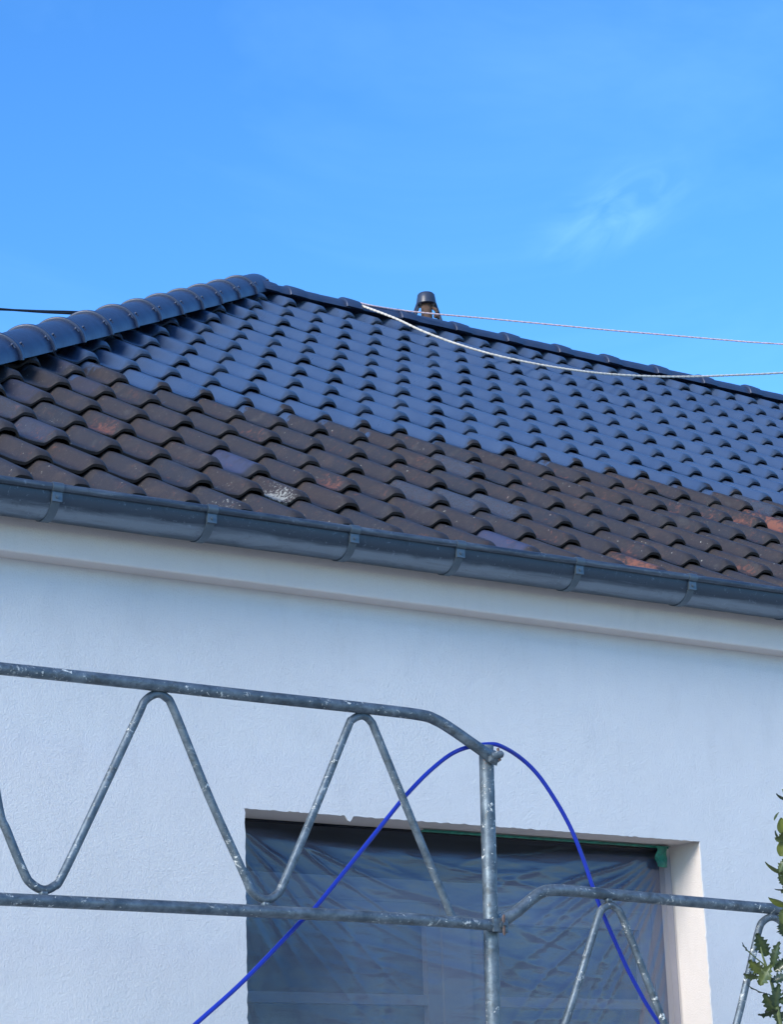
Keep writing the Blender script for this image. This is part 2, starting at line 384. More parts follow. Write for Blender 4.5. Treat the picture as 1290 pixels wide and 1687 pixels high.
def slope(front=True):
    """tile field of one slope. front: courses along X; otherwise the left hip slope, courses along Y"""
    rs = random.Random(11 if front else 12)
    V = []; F = []; A = []; B = []; off = 0
    jobs = []
    for r in range(-1, 16):
        if r >= 0:
            T = TIPS[r]; Tu = TIPS[r-1] if r > 0 else (T[0]+.286, T[1]+.195)
        else:
            T = (TIPS[0][0]+.286, TIPS[0][1]+.195); Tu = (T[0]+.286, T[1]+.195)
        d = np.array([Tu[0]-T[0], Tu[1]-T[1]]); d /= np.linalg.norm(d)
        if front:
            xlim0 = PKC - (RIDGE_Y - T[0]) - .35; m0 = math.floor((xlim0 - X0)/TW); m1 = math.ceil((XR_END - (T[0]-EAVE_Y) - X0)/TW) + 2
        else:
            m0 = int(T[0]/TW) - 1; m1 = int((2*RIDGE_Y - T[0])/TW) + 2
        for mm_ in range(m0, m1):
            jobs.append((r, mm_, T, d))
    att = {}
    for (r, k, T, d) in jobs:
        if front:
            tip = proj((X0 + TW*k, T[0], T[1])); att[(r, k)] = tile_attr(r, k + r, tip)
        else:
            p_ = r <= 9; att[(r, k)] = (1.0 if p_ else 0., rs.random(), dict(orange=0, lichen=.1, blue=0, frost=0))
    if front:
        for (kind, x, y), (dd, r, c, a) in NEAR.items():
            att[(r, c - r)][2][kind] = a
    for (r, k, T, d) in jobs:
        L = tile_verts(0, rs); n = np.array([-d[1], d[0]])
        xx = X0 + TW*k + (L[:, 0]-UT)*TW if front else None
        yy = T[0] + L[:, 1]*d[0] + L[:, 2]*n[0]; zz = T[1] + L[:, 1]*d[1] + L[:, 2]*n[1]
        if front: P = np.stack([xx, yy, zz], -1)
        else:
            a = k*TW + (L[:, 0]-UT)*TW
            P = np.stack([PKC - RIDGE_Y + yy, a, zz], -1)
        paint, tone, v = att[(r, k)]
        wear_shade = np.zeros((len(P), 4)); wear_shade[:, 3] = 1
        pv = np.full(len(P), paint)
        c = k + r
        if front and r == 9 and paint: pv -= .75*ss(.05, .0, L[:, 1])*ss(.5, .8, L[:, 0])
        if front and r == 10 and c >= 0: pv += (.2 + .55*rs.random())*ss(.10, .34, L[:, 1] + .12*(.5-L[:, 0]))
        if front and r == 10 and c < 0 or (front and r == 9 and c == -2): pv += .45*ss(.12, .3, L[:, 1])
        pan = np.exp(-((L[:, 0]-.35)/.33)**2)*np.exp(-((L[:, 1]-.09)/.10)**2)
        wear_shade[:, 0] = pv; wear_shade[:, 1] = v['orange']*(pan*.9+.25*(v['orange'] > .9)); wear_shade[:, 2] = v['lichen']*(.35+.65*pan)
        tn = np.zeros((len(P), 4)); tn[:, 0] = tone; tn[:, 1] = v['blue']*ss(.03, .06, L[:, 1]); tn[:, 2] = v['frost']; tn[:, 3] = 1
        nose_dirt_shade = np.clip(1 - L[:, 1]/(.016+.032*ss(.53, .73, L[:, 0])), 0, 1)**.7*(.55+.45*ss(.45, .6, L[:, 0])); nose_dirt_shade[-(nv+2*nu):] = 1; wear_shade[:, 3] = nose_dirt_shade  # alpha: dirty noses, with painted shade there and on lip, underside and skirt
        V.append(P); A.append(wear_shade); B.append(tn); F.append(TF + off); off += len(P)
    return np.concatenate(V), np.concatenate(F), np.concatenate(A), np.concatenate(B)

def tiles_object():
    vs, fs, aa, bb = [], [], [], []
    me = bpy.data.meshes.new('roof')
    bm = bmesh.new(); off = 0
    meshes = []
    for front in (True, False):
        V, F, A, B = slope(front)
        t = bpy.data.meshes.new('t'); t.from_pydata(V.tolist(), [], F.tolist())
        for nm, arr in (('wear_shade', A), ('tone', B)):
            at = t.color_attributes.new(nm, 'FLOAT_COLOR', 'POINT'); at.data.foreach_set('color', arr.astype(np.float32).ravel())
        b2 = bmesh.new(); b2.from_mesh(t)
        # clip along the hip (vertical plane through the hip line)
        s = 1 if front else -1
        co = Vector((PKC, RIDGE_Y, 0)); no = Vector((1, -1, 0)).normalized()*s
        bmesh.ops.bisect_plane(b2, geom=b2.verts[:]+b2.edges[:]+b2.faces[:], plane_co=co, plane_no=no, clear_inner=True)
        if front:
            bmesh.ops.bisect_plane(b2, geom=b2.verts[:]+b2.edges[:]+b2.faces[:], plane_co=Vector((0, RIDGE_Y+.01, 0)), plane_no=Vector((0, 1, 0)), clear_outer=True)
            bmesh.ops.bisect_plane(b2, geom=b2.verts[:]+b2.edges[:]+b2.faces[:], plane_co=Vector((XR_END, EAVE_Y, 0)), plane_no=Vector((1, 1, 0)).normalized(), clear_outer=True)
        else:
            bmesh.ops.bisect_plane(b2, geom=b2.verts[:]+b2.edges[:]+b2.faces[:], plane_co=Vector((PKC, RIDGE_Y, 0)), plane_no=Vector((1, 1, 0)).normalized(), clear_outer=True)
        b2.to_mesh(t); b2.free(); meshes.append(t)
        bm.from_mesh(t)
    bm.to_mesh(me); bm.free()
    for t in meshes: bpy.data.meshes.remove(t)
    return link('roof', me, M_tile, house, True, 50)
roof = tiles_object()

# deck under the tiles and the rear slopes
dk = MB()
def zs(y): return TIPS[15][1] + (y-TIPS[15][0])*(RIDGE_Z-TIPS[15][1])/(RIDGE_Y-TIPS[15][0]) - .09
e0 = EAVE_Y + .02; xr = XR_END; pkr = XR_END - (RIDGE_Y-EAVE_Y)
A_ = (XL_CORNER, e0, zs(e0)); B_ = (xr, e0, zs(e0)); C_ = (xr, YB, zs(e0)); D_ = (XL_CORNER, YB, zs(e0)); P1 = (PKC, RIDGE_Y, RIDGE_Z-.27); P2 = (pkr, RIDGE_Y, RIDGE_Z-.27)
dk.add([A_, B_, C_, D_, P1, P2], [(0, 1, 5, 4), (1, 2, 5), (2, 3, 4, 5), (3, 0, 4), (0, 3, 2, 1)])
dk.build('roof_deck', M_dark, house, smooth=False)

# caps: half round, tapering, a collar at the lower end
def cap_mesh(axis_len, r, collar, open_ang=95, seg=22, rise=.002, wide=0., dip=.011):
    """local: +x runs up the line; section in (y, z); lower end at x=0"""
    L = axis_len
    prof_x = [(-.012, r+collar*.55), (-.010, r+collar), (-.004, r+collar*1.15), (.014+wide*.4, r+collar*1.0), (.018+wide, r+collar*.5), (.022+wide*1.1, r-dip), (.07+wide, r-dip*.62), (.15+wide, r-dip*.3), (L*.7, r-dip*.08), (L, r-.001), (L+.02, r-.012)]
    vs = []; fs = []
    for (x, rr) in prof_x:
        for k in range(seg+1):
            a = R(-open_ang + 2*open_ang*k/seg)
            vs.append((x, rr*math.sin(a)*1.02, rr*math.cos(a)*.92 + rise*(1-x/L)))
    n = seg+1
    for i in range(len(prof_x)-1):
        for k in range(seg): fs.append((i*n+k, i*n+k+1, (i+1)*n+k+1, (i+1)*n+k))
    # inner lip at the lower end
    o = len(vs)
    for x, rr in ((-.012, r-.006), (.2, r-.018)):
        for k in range(n):
            a = R(-open_ang + 2*open_ang*k/seg); vs.append((x, rr*math.sin(a)*1.02, rr*math.cos(a)*.92 + rise*(1-x/L)))
    for k in range(seg):
        fs.append((k, k+1, o+k+1, o+k)); fs.append((o+k, o+k+1, o+n+k+1, o+n+k))
    return vs, fs
def place_cap(name, p, d, L, r, collar, first, side_screw=True, open_ang=95, roll=0., wide=0.):
    d = Vector(d).normalized(); y = Vector((0, 0, 1)).cross(d).normalized(); z = d.cross(y)
    M = Matrix((d, y, z)).transposed().to_4x4() @ Matrix.Rotation(roll, 4, 'X'); M.translation = p
    if first[0] is None:
        mb = MB(); vs, fs = cap_mesh(L, r, collar, open_ang, wide=wide, dip=.003 if wide else .015); mb.add(vs, fs)
        if side_screw:
            for sx in (.07, L-.03):
                for s in (-1, 1):
                    a = R(62)*s; q = Vector((sx, r*math.sin(a), r*math.cos(a)*.92+.008)); nn = Vector((0, math.sin(a), math.cos(a)))
                    mb.tube([q - nn*.004, q + nn*.005], .006, 8, ref=(1, 0, 0)); mb.tube([q + Vector((0, 0, 0))+nn*.002 - Vector((0, math.cos(a)*s, -math.sin(a)*s))*-.018, q+nn*.003], .004, 6, ref=(1, 0, 0))
        o = mb.build(name, M_cap, roof, True, 60); first[0] = o
    else:
        o = first[0].copy(); COL.objects.link(o); o.parent = roof
    o.matrix_basis = M; return o
TH_ = math.atan2(RIDGE_Z - TIPS[15][1], RIDGE_Y - TIPS[15][0])
hipd = Vector((1, 1, math.tan(R(33.6))))
hu = hipd.normalized(); hl = hipd.length
f1 = [None]; Lc = .4135
top = Vector((6.38, 10.67, 5.148 + EYE)); 
ncap = 0
t = 0.0
i = 0
while True:
    s = .02*hl + Lc*(i+1) - Lc*.12
    p = top - hu*s + Vector((-.078, .078, -.004))
    if p.x < XL_CORNER + .12: break
    place_cap('hip_cap', p, hu, Lc, .110, .011, f1, roll=rnd.uniform(-.02, .02)); i += 1
# closing piece at the top of the hip, rounded over
f2 = [None]
# ridge caps
RC = [6.521, 6.915, 7.313, 7.719, 8.114, 8.522, 8.921, 9.338, 9.735, 10.149, 10.549]
while RC[-1] < pkr - .6: RC.append(RC[-1] + .402)
for x in RC + [6.521-.19]:
    p = Vector((x-.05, RIDGE_Y, RIDGE_Z - .047 + rnd.uniform(-.003, .003)))
    place_cap('ridge_cap', p, (1, 0, 0), .402, .086, .010, f2, False, 88, rnd.uniform(-.02, .02), .085)
# rear hips and right hip, simple runs of the same caps
for (ax, ay, dx, dy) in ((XL_CORNER, YB, 1, -1), (xr, e0, -1, 1), (xr, YB, -1, -1)):
    d = Vector((dx, dy, math.tan(R(33.6)))); u_ = d.normalized(); st = Vector((ax, ay, zs(e0)+.07))
    for k in range(1, int((RIDGE_Y-EAVE_Y)*hl/Lc)):
        place_cap('hip_cap', st + u_*(Lc*k), u_, Lc, .110, .011, f1)

# walls with the window opening
WX0, WX1, WZT, WZB = 3.660, 5.612, 1.213 + EYE, -.22 + EYE
HX0, HX1, HY1 = XL_CORNER + .16, XR_END - .16, YB - .16
ZT = 1.99 + EYE
wb = MB()
N = 90; inner = []; outer = []
def ring():
    pts = []
    for k in range(N*2): pts.append((WX0 + (WX1-WX0)*k/(N*2), WZT, HX0 + (HX1-HX0)*k/(N*2), ZT, 'h'))
    for k in range(N): pts.append((WX1, WZT + (WZB-WZT)*k/N, HX1, ZT + (0-ZT)*k/N, 'v'))
    for k in range(N*2): pts.append((WX1 + (WX0-WX1)*k/(N*2), WZB, HX1 + (HX0-HX1)*k/(N*2), 0, 'h'))
    for k in range(N): pts.append((WX0, WZB + (WZT-WZB)*k/N, HX0, ZT*k/N, 'v'))
    return pts
rg = ring(); vs = []
for k, (a, b, c, d, h) in enumerate(rg):
    j = (mnoise.noise(Vector((a*38, b*38, 0)))*.0035 + mnoise.noise(Vector((a*110, b*110, 3)))*.0022)
    if h == 'h': b += j - .001
    else: a += j*1.2 + (.002 if a == WX0 else -.001)
    vs.append((a, YW, b))
m_ = .06
for k, (a, b, c, d, h) in enumerate(rg):
    vs.append((WX0-m_ if a == WX0 and h == 'v' else WX1+m_ if a == WX1 and h == 'v' else a + (m_*(2*(a-WX0)/(WX1-WX0)-1)), YW,
               WZT+m_ if b == WZT and h == 'h' else WZB-m_ if b == WZB and h == 'h' else b + (m_*(2*(b-WZB)/(WZT-WZB)-1))))
for v in list(vs[:len(rg)]): vs.append((v[0], YW+.006, v[2]))
n = len(rg)
fs = [(k, (k+1) % n, n+(k+1) % n, n+k) for k in range(n)] + [(k, 2*n+k, 2*n+(k+1) % n, (k+1) % n) for k in range(n)]
o_ = len(vs); xs_ = [HX0, WX0-m_, WX1+m_, HX1]; zs_ = [0, WZB-m_, WZT+m_, ZT]
for z in zs_:
    for x in xs_: vs.append((x, YW, z))
for j in range(3):
    for i_ in range(3):
        if (i_, j) != (1, 1): q = o_+j*4+i_; fs.append((q, q+1, q+5, q+4))
wb.add(vs, fs)
# drip of paint on the lintel edge
wb.add([(4.045, YW-.001, WZT+.004), (4.085, YW-.001, WZT+.003), (4.068, YW-.001, WZT-.020), (4.06, YW-.001, WZT-.017), (4.045, YW+.004, WZT+.004), (4.085, YW+.004, WZT+.003), (4.068, YW+.004, WZT-.020), (4.06, YW+.004, WZT-.017)], [(0,1,2,3), (7,6,5,4), (0,3,7,4), (1,5,6,2), (3,2,6,7)])
wb.add([(HX0, YW, 0), (HX0, HY1, 0), (HX0, HY1, ZT), (HX0, YW, ZT), (HX1, YW, 0), (HX1, HY1, 0), (HX1, HY1, ZT), (HX1, YW, ZT)], [(0, 3, 2, 1), (4, 5, 6, 7), (1, 2, 6, 5)])
wall = wb.build('wall', M_wall, house, False)
# window
RY = YW + .19
win = MB()
x0, x1, zt, zb = WX0-.002, WX1+.002, WZT+.003, WZB-.003
win.add([(x0,YW+.003,zb),(x0,YW+.003,zt),(x1,YW+.003,zt),(x1,YW+.003,zb),(x0,RY,zb),(x0,RY,zt),(x1,RY,zt),(x1,RY,zb)], [(0,1,5,4),(1,2,6,5),(2,3,7,6),(3,0,4,7)])
# plaster bead where the jamb meets the window
win.box(x1-.030, x1-.001, RY-.010, RY+.02, zb+.001, zt-.001)
window = win.build('window', M_cream, house, False)
fr = MB(); fy0, fy1 = RY+.03, RY+.09
def frb(a, b, c, d, o=0): fr.box(a, b, fy0+o, fy1, c, d)
fr.box(x0+.001, x0+.07, fy0, fy1, zb+.001, zt-.171); fr.box(x1-.075, x1-.001, fy0, fy1, zb+.001, zt-.171)
fr.box(x0+.07, x1-.075, fy0+.001, fy1, zt-.25, zt-.171); fr.box(x0+.07, x1-.075, fy0+.001, fy1, zb+.001, zb+.09)
cx = (x0+x1)/2
fr.box(cx-.06, cx+.06, fy0-.006, fy1, zb+.09, zt-.25)
for a, b in ((x0+.07, cx-.06), (cx+.06, x1-.075)):
    fr.box(a, a+.06, fy0+.004, fy1-.002, zb+.09, zt-.25); fr.box(b-.06, b, fy0+.004, fy1-.002, zb+.09, zt-.25)
    fr.box(a+.06, b-.06, fy0+.005, fy1-.002, zb+.09, zb+.15); fr.box(a+.06, b-.06, fy0+.005, fy1-.002, zt-.31, zt-.25)
    fr.box(a+.06, b-.06, fy0+.008, fy1-.003, zt-.60, zt-.565)
fr.build('frame', M_frame, window, False)
sb = MB(); sb.box(x0+.001, x1-.001, fy0+.02, fy1+.1, zt-.170, zt-.001); sb.build('lintel_shade_box', M_dark, window, False)  # added dark box, stands in for the shade below the lintel
for a, b in ((x0+.13, cx-.12), (cx+.12, x1-.135)):
    pn = MB(); pn.box(a, b, fy0+.035, fy0+.041, zb+.151, zt-.311); pn.build('pane', M_glass, window, False)

# cornice box under the roof
def line_z(yf, x):     # fascia lower edge, slightly out of level
    return EYE + 1.9475 + (x-2.75)*.0049*yf/6.27 + .0005
YF = 6.265
cb = MB(); nx = 60; vs = []; fs = []
for i_ in range(nx+1):
    x = XL_CORNER + .06 + (XR_END - XL_CORNER - .12)*i_/nx; z = line_z(YF, min(x, 9)); w = mnoise.noise(Vector((x*2.2, 0, 0)))*.0015
    vs += [(x, YF, z+.22), (x, YF, z+.004+w), (x, YF+.004, z+w), (x, YW+.02, z+.002+w), (x, YW+.02, z+.22)]
for i_ in range(nx):
    for k in range(4): fs.append((i_*5+k, (i_+1)*5+k, (i_+1)*5+k+1, i_*5+k+1))
cb.add(vs, fs)
cb.box(XL_CORNER+.06, XL_CORNER+.20, YF+.01, YB-.1, EYE+1.95, EYE+2.15)
cb.build('cornice', M_cream, house, True, 30)

# gutter
GR = .076; GY = 6.186
def gz(x): return EYE + 2.112 + (x-2.7)*.0095       # height of the gutter's centre line
GX0, GX1 = XL_CORNER - .02, XR_END
nseg = 60; na = 22; gm = MB(); vs = []; bands = []
def gx(i_): return GX0 + (GX1-GX0)*i_/nseg
for i_ in range(nseg+1):
    x = gx(i_); zc = gz(min(x, 8.0))
    for k in range(na+1):
        a = math.pi*k/na   # 0 front lip, pi back
        vs.append((x, GY - GR*math.cos(a), zc - GR*math.sin(a)))
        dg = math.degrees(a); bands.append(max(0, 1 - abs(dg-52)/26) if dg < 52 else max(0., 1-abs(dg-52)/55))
ng = na+1
fs = [(i_*ng+k, (i_+1)*ng+k, (i_+1)*ng+k+1, i_*ng+k+1) for i_ in range(nseg) for k in range(na)]
gm.add(vs, fs)
nb = len(gm.v)
pth = [(gx(i_), GY-GR-.004, gz(min(gx(i_), 8.0))+.010) for i_ in range(nseg+1)]
gm.tube(pth, .0125, 14)
# inner skin
o = len(gm.v)
gm.add([(x, GY+(y-GY)*.975, z+.002) for x, y, z in vs], [f[::-1] for f in fs])
me = bpy.data.meshes.new('gutter'); me.from_pydata(gm.v, [], gm.f)
at = me.attributes.new('band', 'FLOAT', 'POINT'); arr = np.zeros(len(gm.v), np.float32); arr[:len(bands)] = bands; arr[nb:o] = .35; at.data.foreach_set('value', arr)
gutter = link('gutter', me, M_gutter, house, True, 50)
# brackets
br0 = None
bxs = [2.866-.545, 2.866, 3.413, 3.959, 4.395, 4.917, 5.448, 5.98, 6.5, 7.05]
while bxs[-1] < XR_END-.8: bxs.append(bxs[-1]+.55)
for x in bxs:
    if br0 is None:
        b = MB(); rr = GR+.0035; hw = .0145; vs = []; K = 20
        for k in range(K+1):
            a = R(-8 + 150*k/K)
            for (dx, q) in ((-hw, rr), (hw, rr), (hw, rr-.003), (-hw, rr-.003)): vs.append((dx, -q*math.cos(a), -q*math.sin(a)))
        fs = [(k*4+j, k*4+(j+1) % 4, (k+1)*4+(j+1) % 4, (k+1)*4+j) for k in range(K) for j in range(4)] + [(0,1,2,3)]
        b.add(vs, fs)
        b.tube([(-hw-.004, -GR-.004, .010), (hw+.004, -GR-.004, .010)], .0158, 14, ref=(0, 0, 1))   # wrap over the bead
        b.box(-.017, .017, -GR-.0075, -GR+.002, -.036, -.006)                                 # tab
        b.tube([(0, -GR-.0070, -.021), (0, -GR-.0120, -.021)], .0062, 10, ref=(0, 0, 1))
        b.tube([(0, -GR-.0120, -.021), (0, -GR-.0145, -.021)], .0030, 8, ref=(0, 0, 1))
        b.box(-hw, hw, GR-.002, GR+.002, -.01, .06)
        br0 = b.build('gutter_bracket', M_strap, gutter, True, 35); o = br0
    else:
        o = br0.copy(); COL.objects.link(o); o.parent = gutter
    o.location = (x, GY, gz(min(x, 8.0)))

# roof vent behind the ridge
VY = RIDGE_Y + .35
vb = pt(704, 540, VY); vt = pt(704, 497, VY)
pxm = proj(vt)[2]/FPX
vc = Vector((vb.x, VY, 0)); zt_ = vt.z; zb_ = vb.z - .35
v = MB(); rp_ = 9.2*pxm
v.tube([(vc.x, VY, zb_), (vc.x, VY, vb.z), (vc.x, VY, (vb.z+zt_)/2), (vc.x, VY, zt_+.02)], [rp_*1.15, rp_*1.12, rp_, rp_*.98], 20, ref=(0, 1, 0))
v.tube([(vc.x, VY, vb.z+.02), (vc.x, VY, vb.z+.035)], rp_*1.2, 20)
vent = v.build('roof_vent', M_terra, house)
l = MB(); lt = pt(703, 484, VY).z; lb = pt(703, 502, VY).z; rl = 16.6*pxm
zz = [lb-.004, lb, lb+.012, lb+(lt-lb)*.45, lt-.012, lt-.002, lt]
rr_ = [rl*.93, rl*1.0, rl*.99, rl*.94, rl*.86, rl*.72, rl*.3]
l.tube([(vc.x, VY, a) for a in zz], rr_, 24); l.build('lid', M_lid, vent)
for (ax, ay, bx, by, dy) in ((688, 500, 677, 522, -.02), (691, 501, 681, 524, .03), (716, 497, 731, 531, -.02), (714, 499, 725, 526, .05)):
    b = MB(); b.tube([pt(ax, ay, VY+dy), pt(bx, by+8, VY+dy*2.5)], .0085, 8); b.build('stay', M_lid, vent)
b = MB(); c0 = pt(713, 507, VY-.03); b.tube([c0 + Vector((0, 0, .018)), c0, c0 + Vector((.012, -.02, -.02)), c0+Vector((.02, -.02, -.035))], [.008, .012, .012, .009], 8)
b.tube([pt(716, 521, VY-.03), pt(723, 522, VY-.03)], .012, 8, ref=(0, 0, 1)); b.tube([pt(719, 515, VY-.03), pt(719, 524, VY-.03)], .008, 8)
b.build('valve', M_terra, vent)

# ---------------------------------------------------------------- ropes and cable
def strand(name, ctrl, r, mat, twist=0, sub=14):
    P = crm(ctrl, sub); mb = MB()
    if twist:
        for ph in (0, math.pi):
            Q = []
            for i_, p in enumerate(P):
                a = ph + i_*twist; Q.append(p + Vector((0, math.cos(a), math.sin(a)))*r*.28)
            mb.tube(Q, r*.85, 8)
    else: mb.tube(P, r, 10)
    return mb.build(name, mat)
r1 = [(577, 505, 10.9), (580, 497, 10.66), (600, 505, 10.58), (650, 524, 10.40), (700, 547, 10.25), (760, 569, 10.12), (820, 586, 10.02), (880, 599, 9.96), (940, 609, 9.92), (1000, 616, 9.90), (1070, 620, 9.9), (1140, 620.5, 9.92), (1210, 618, 9.95), (1290, 614, 10.0), (1420, 602, 10.1), (1700, 560, 10.5)]
tag(strand('rope', [pt(a, b, c) for a, b, c in r1] + [Vector((19.5, 11.5, 8.4)), Vector((26, 12, 10.5))], .0066, M_rope1, .8, 34), 'white twisted rope sagging low across the blue tiles from the ridge', 'rope')
r2_ = [(570, 500, 10.85), (577, 495.5, 10.66), (610, 503, 10.6), (660, 511, 10.6), (720, 517.5, 10.55), (800, 524.5, 10.5), (900, 534, 10.4), (1000, 543.5, 10.3), (1100, 552, 10.2), (1200, 560.5, 10.1), (1290, 567, 10.0), (1700, 592, 9.6)]
tag(strand('rope', [pt(a, b, c) for a, b, c in r2_] + [Vector((19.5, 9.0, 6.9)), Vector((26, 8.6, 7.3))], .0050, M_rope2, .8, 34), 'thin pinkish rope stretched nearly straight against the sky, passing the vent pipe', 'rope')
mb = MB()
P = [pt(a, b, 11.2) for a, b in [(-60, 506), (0, 509.5), (40, 511.8), (75, 513.6), (120, 515.3), (200, 519.5)]]
ex = (P[0]-P[1]).normalized()
P = crm([P[0]+ex*30, P[0]+ex*12, P[0]+ex*4, P[0]+ex*1.5, P[0]+ex*.5] + P + [Vector((6.02, 11.22, 5.06 + EYE))], 12)
for ph in (0, math.pi):
    mb.tube([p + Vector((0, math.cos(ph + p.x*2.6), math.sin(ph + p.x*2.6)))*.0065 for p in P], .0068, 8)
tag(mb.build('overhead_cable', M_cable), 'black twin overhead cable running behind the hip of the roof', 'cable')

# ---------------------------------------------------------------- plastic sheet over the window
SX0, SX1 = WX0+.004, WX1-.012; SZT, SZB = WZT-.004, WZB+.02
def rid(x, y, sd, p=4.):
    """ridged noise: thin sharp creases"""
    n1 = mnoise.noise(Vector((x, y, sd))); n2 = mnoise.noise(Vector((x*2.1+5, y*2.1, sd+7)))
    return (1-min(1, abs(n1)*2.2))**p + .15*(1-min(1, abs(n2)*2.2))**p
def fold(x, z):
    """displacement towards the viewer of the taped film"""
    u = (x-SX0)/(SX1-SX0); d = SZT - z; h = 0.
    wx = .05*mnoise.noise(Vector((x*3, d*3, 70))); wd = .03*mnoise.noise(Vector((x*4, d*4, 80)))
    # fan of creases from the upper left corner
    a = math.atan2(d+wd+.05, x-SX0+.05+wx*.3); rr = math.hypot(x-SX0, d)
    h += .0150*rid(a*9, rr*1.6, 2.)*min(1, rr*4)*math.exp(-(rr/.62)**2)
    # fan from the upper right corner, longer
    a2 = math.atan2(d+wd*.6+.03, SX1-x+.04); r2 = math.hypot(SX1-x, d)
    h += .0140*rid(a2*9, r2*1.4, 11.)*min(1, r2*3)*math.exp(-(r2/.85)**2)
    # slack, nearly horizontal drags in the middle
    mid = math.exp(-((u-.50)/.33)**2)
    h += .0060*mid*rid(x*1.0 + 3*wx, d*11 - 2.0*x + 6*wd, 33., 3.)*min(1, d*6)
    h += .0012*math.sin(d*46 + 5*mnoise.noise(Vector((x*2.5, d*3.5, 31))) - 2.5*x)*mid*(.5+mnoise.noise(Vector((x*3, d*5, 44))))
    # vertical creases where the film clings to the mullions
    for cxm, ww, am in ((.265, .012, .007), (.325, .010, .006), (.53, .008, .004), (.665, .009, .005), (.815, .008, .003)):
        q = u-cxm-.006*mnoise.noise(Vector((d*7, cxm*9, 0)))
        k = min(1, max(0, (d-.24)*5))
        h -= am*math.exp(-(q/ww)**2)*k
        h += .0022*math.exp(-(q/.022)**2)*rid(cxm*9+x*4, d*34, 50.+cxm*9, 2.)*k
    h += .010*mnoise.noise(Vector((x*2.3, d*2.3, 60))) + .003*mnoise.noise(Vector((x*7, d*9, 61)))
    sag = .050 + .050*math.sin(math.pi*min(1, max(0, u)))
    k = max(0, 1-d/max(.02, sag))
    h -= .030*k*k*(3-2*k)
    e = min(1, (u*(1-u))*40)*min(1, d*60+.1)
    h *= 1 - .55*math.exp(-((u-.15)/.09)**2)*min(1, max(0, (d-.30)*5))
    return h*e*.62
NX, NZ = 300, 230; vs = []; mb = MB()
for j in range(NZ+1):
    z = SZT + (SZB-SZT)*j/NZ
    for i_ in range(NX+1):
        x = SX0 + (SX1-SX0)*i_/NX
        vs.append((x, RY - .028 - fold(x, z), z))
fs = [(j*(NX+1)+i_, j*(NX+1)+i_+1, (j+1)*(NX+1)+i_+1, (j+1)*(NX+1)+i_) for j in range(NZ) for i_ in range(NX)]
mb.add(vs, fs)
ps = mb.build('plastic_sheet', M_film)
at = ps.data.attributes.new('film', 'FLOAT', 'POINT')
fv = []
for (x, y, z) in vs:
    u = (x-SX0)/(SX1-SX0); d = SZT-z; sag = .020 + .055*math.sin(math.pi*min(1, max(0, u**.8))) + .010*mnoise.noise(Vector((x*3, d*30, 5)))
    q = max(0, min(1, (d-sag)/.035+.5)); fv.append(.16 + .84*q*q*(3-2*q))  # film made clearer at the top so the painted shade strip reads dark
at.data.foreach_set('value', fv)
tag(ps, 'wrinkled clear plastic film taped over the window opening', 'plastic sheet')

# green tape: strip along the lintel and a folded tab in the corner
tp = MB(); vs = []; fs = []; K = 80
for k in range(K+1):
    x = SX0 + .80 + (SX1-.01-SX0-.80)*k/K; w = .001 + .003*mnoise.noise(Vector((x*14, 0, 0))) ; z = WZT-.0015
    vs += [(x, RY-.050-w, z), (x, RY-.036, z-.001), (x, RY-.034, z-.006-w*.5)]
for k in range(K): fs += [(3*k, 3*k+3, 3*k+4, 3*k+1), (3*k+1, 3*k+4, 3*k+5, 3*k+2)]
tp.add(vs, fs)
c0 = pt(1092, 1392, RY-.06)
tab = []; 
for j in range(9):
    for i_ in range(5):
        t_ = j/8; s_ = i_/4
        x = c0.x - .030 + .052*s_ + .004*math.sin(t_*7); z = WZT - .003 - .078*t_ - .004*s_*(1-s_)*4; y = RY - .055 - .012*math.sin(s_*3.1) - .006*math.sin(t_*9+s_*2)
        tab.append((x, y, z))
tp.add(tab, [(j*5+i_, j*5+i_+1, (j+1)*5+i_+1, (j+1)*5+i_) for j in range(8) for i_ in range(4)])
tag(tp.build('masking_tape', M_tape), 'green masking tape along the lintel with a tab in the right window corner', 'tape')

# ---------------------------------------------------------------- scaffold
YS = 5.60
scaf = empty('scaffold'); tag(scaf, 'galvanised scaffold with zigzag guardrails splashed with paint in front of the wall', 'scaffold')
mpx = lambda p: proj(p)[2]/FPX
pt_top = pt(801, 1229, YS+.02); pt_mid = pt(813.5, 1687, YS+.02)
dn = (pt_mid-pt_top); base = pt_top + dn*((pt_top.z)/(-dn.z))
p = MB(); p.tube([pt_top, pt_top+dn*.5, pt_mid, base], .0232, 24, ref=(0, 1, 0))
for kz in (0,): p.tube([base, base+Vector((0, 0, .012))], .07, 20)
post = p.build('post', M_steel, scaf)
def rail(pts, yy, rad, parent, name='guardrail', sub=6, flat0=False, flat1=False):
    P = crm([pt(a, b, yy(a)) for a, b in pts], sub); n_ = len(P); rs_ = []
    L = [0]
    for i_ in range(1, n_): L.append(L[-1] + (P[i_]-P[i_-1]).length)
    for i_ in range(n_):
        d0, d1 = L[i_], L[-1]-L[i_]; a = b = rad
        q = 1
        if flat0: q = min(q, d0/.09)
        if flat1: q = min(q, d1/.09)
        q = max(0, min(1, q)); q = q*q*(3-2*q); a = rad*(1+.32*(1-q)); b = rad*(.30+.70*q)
        rs_.append((a, b))
    return P, rs_
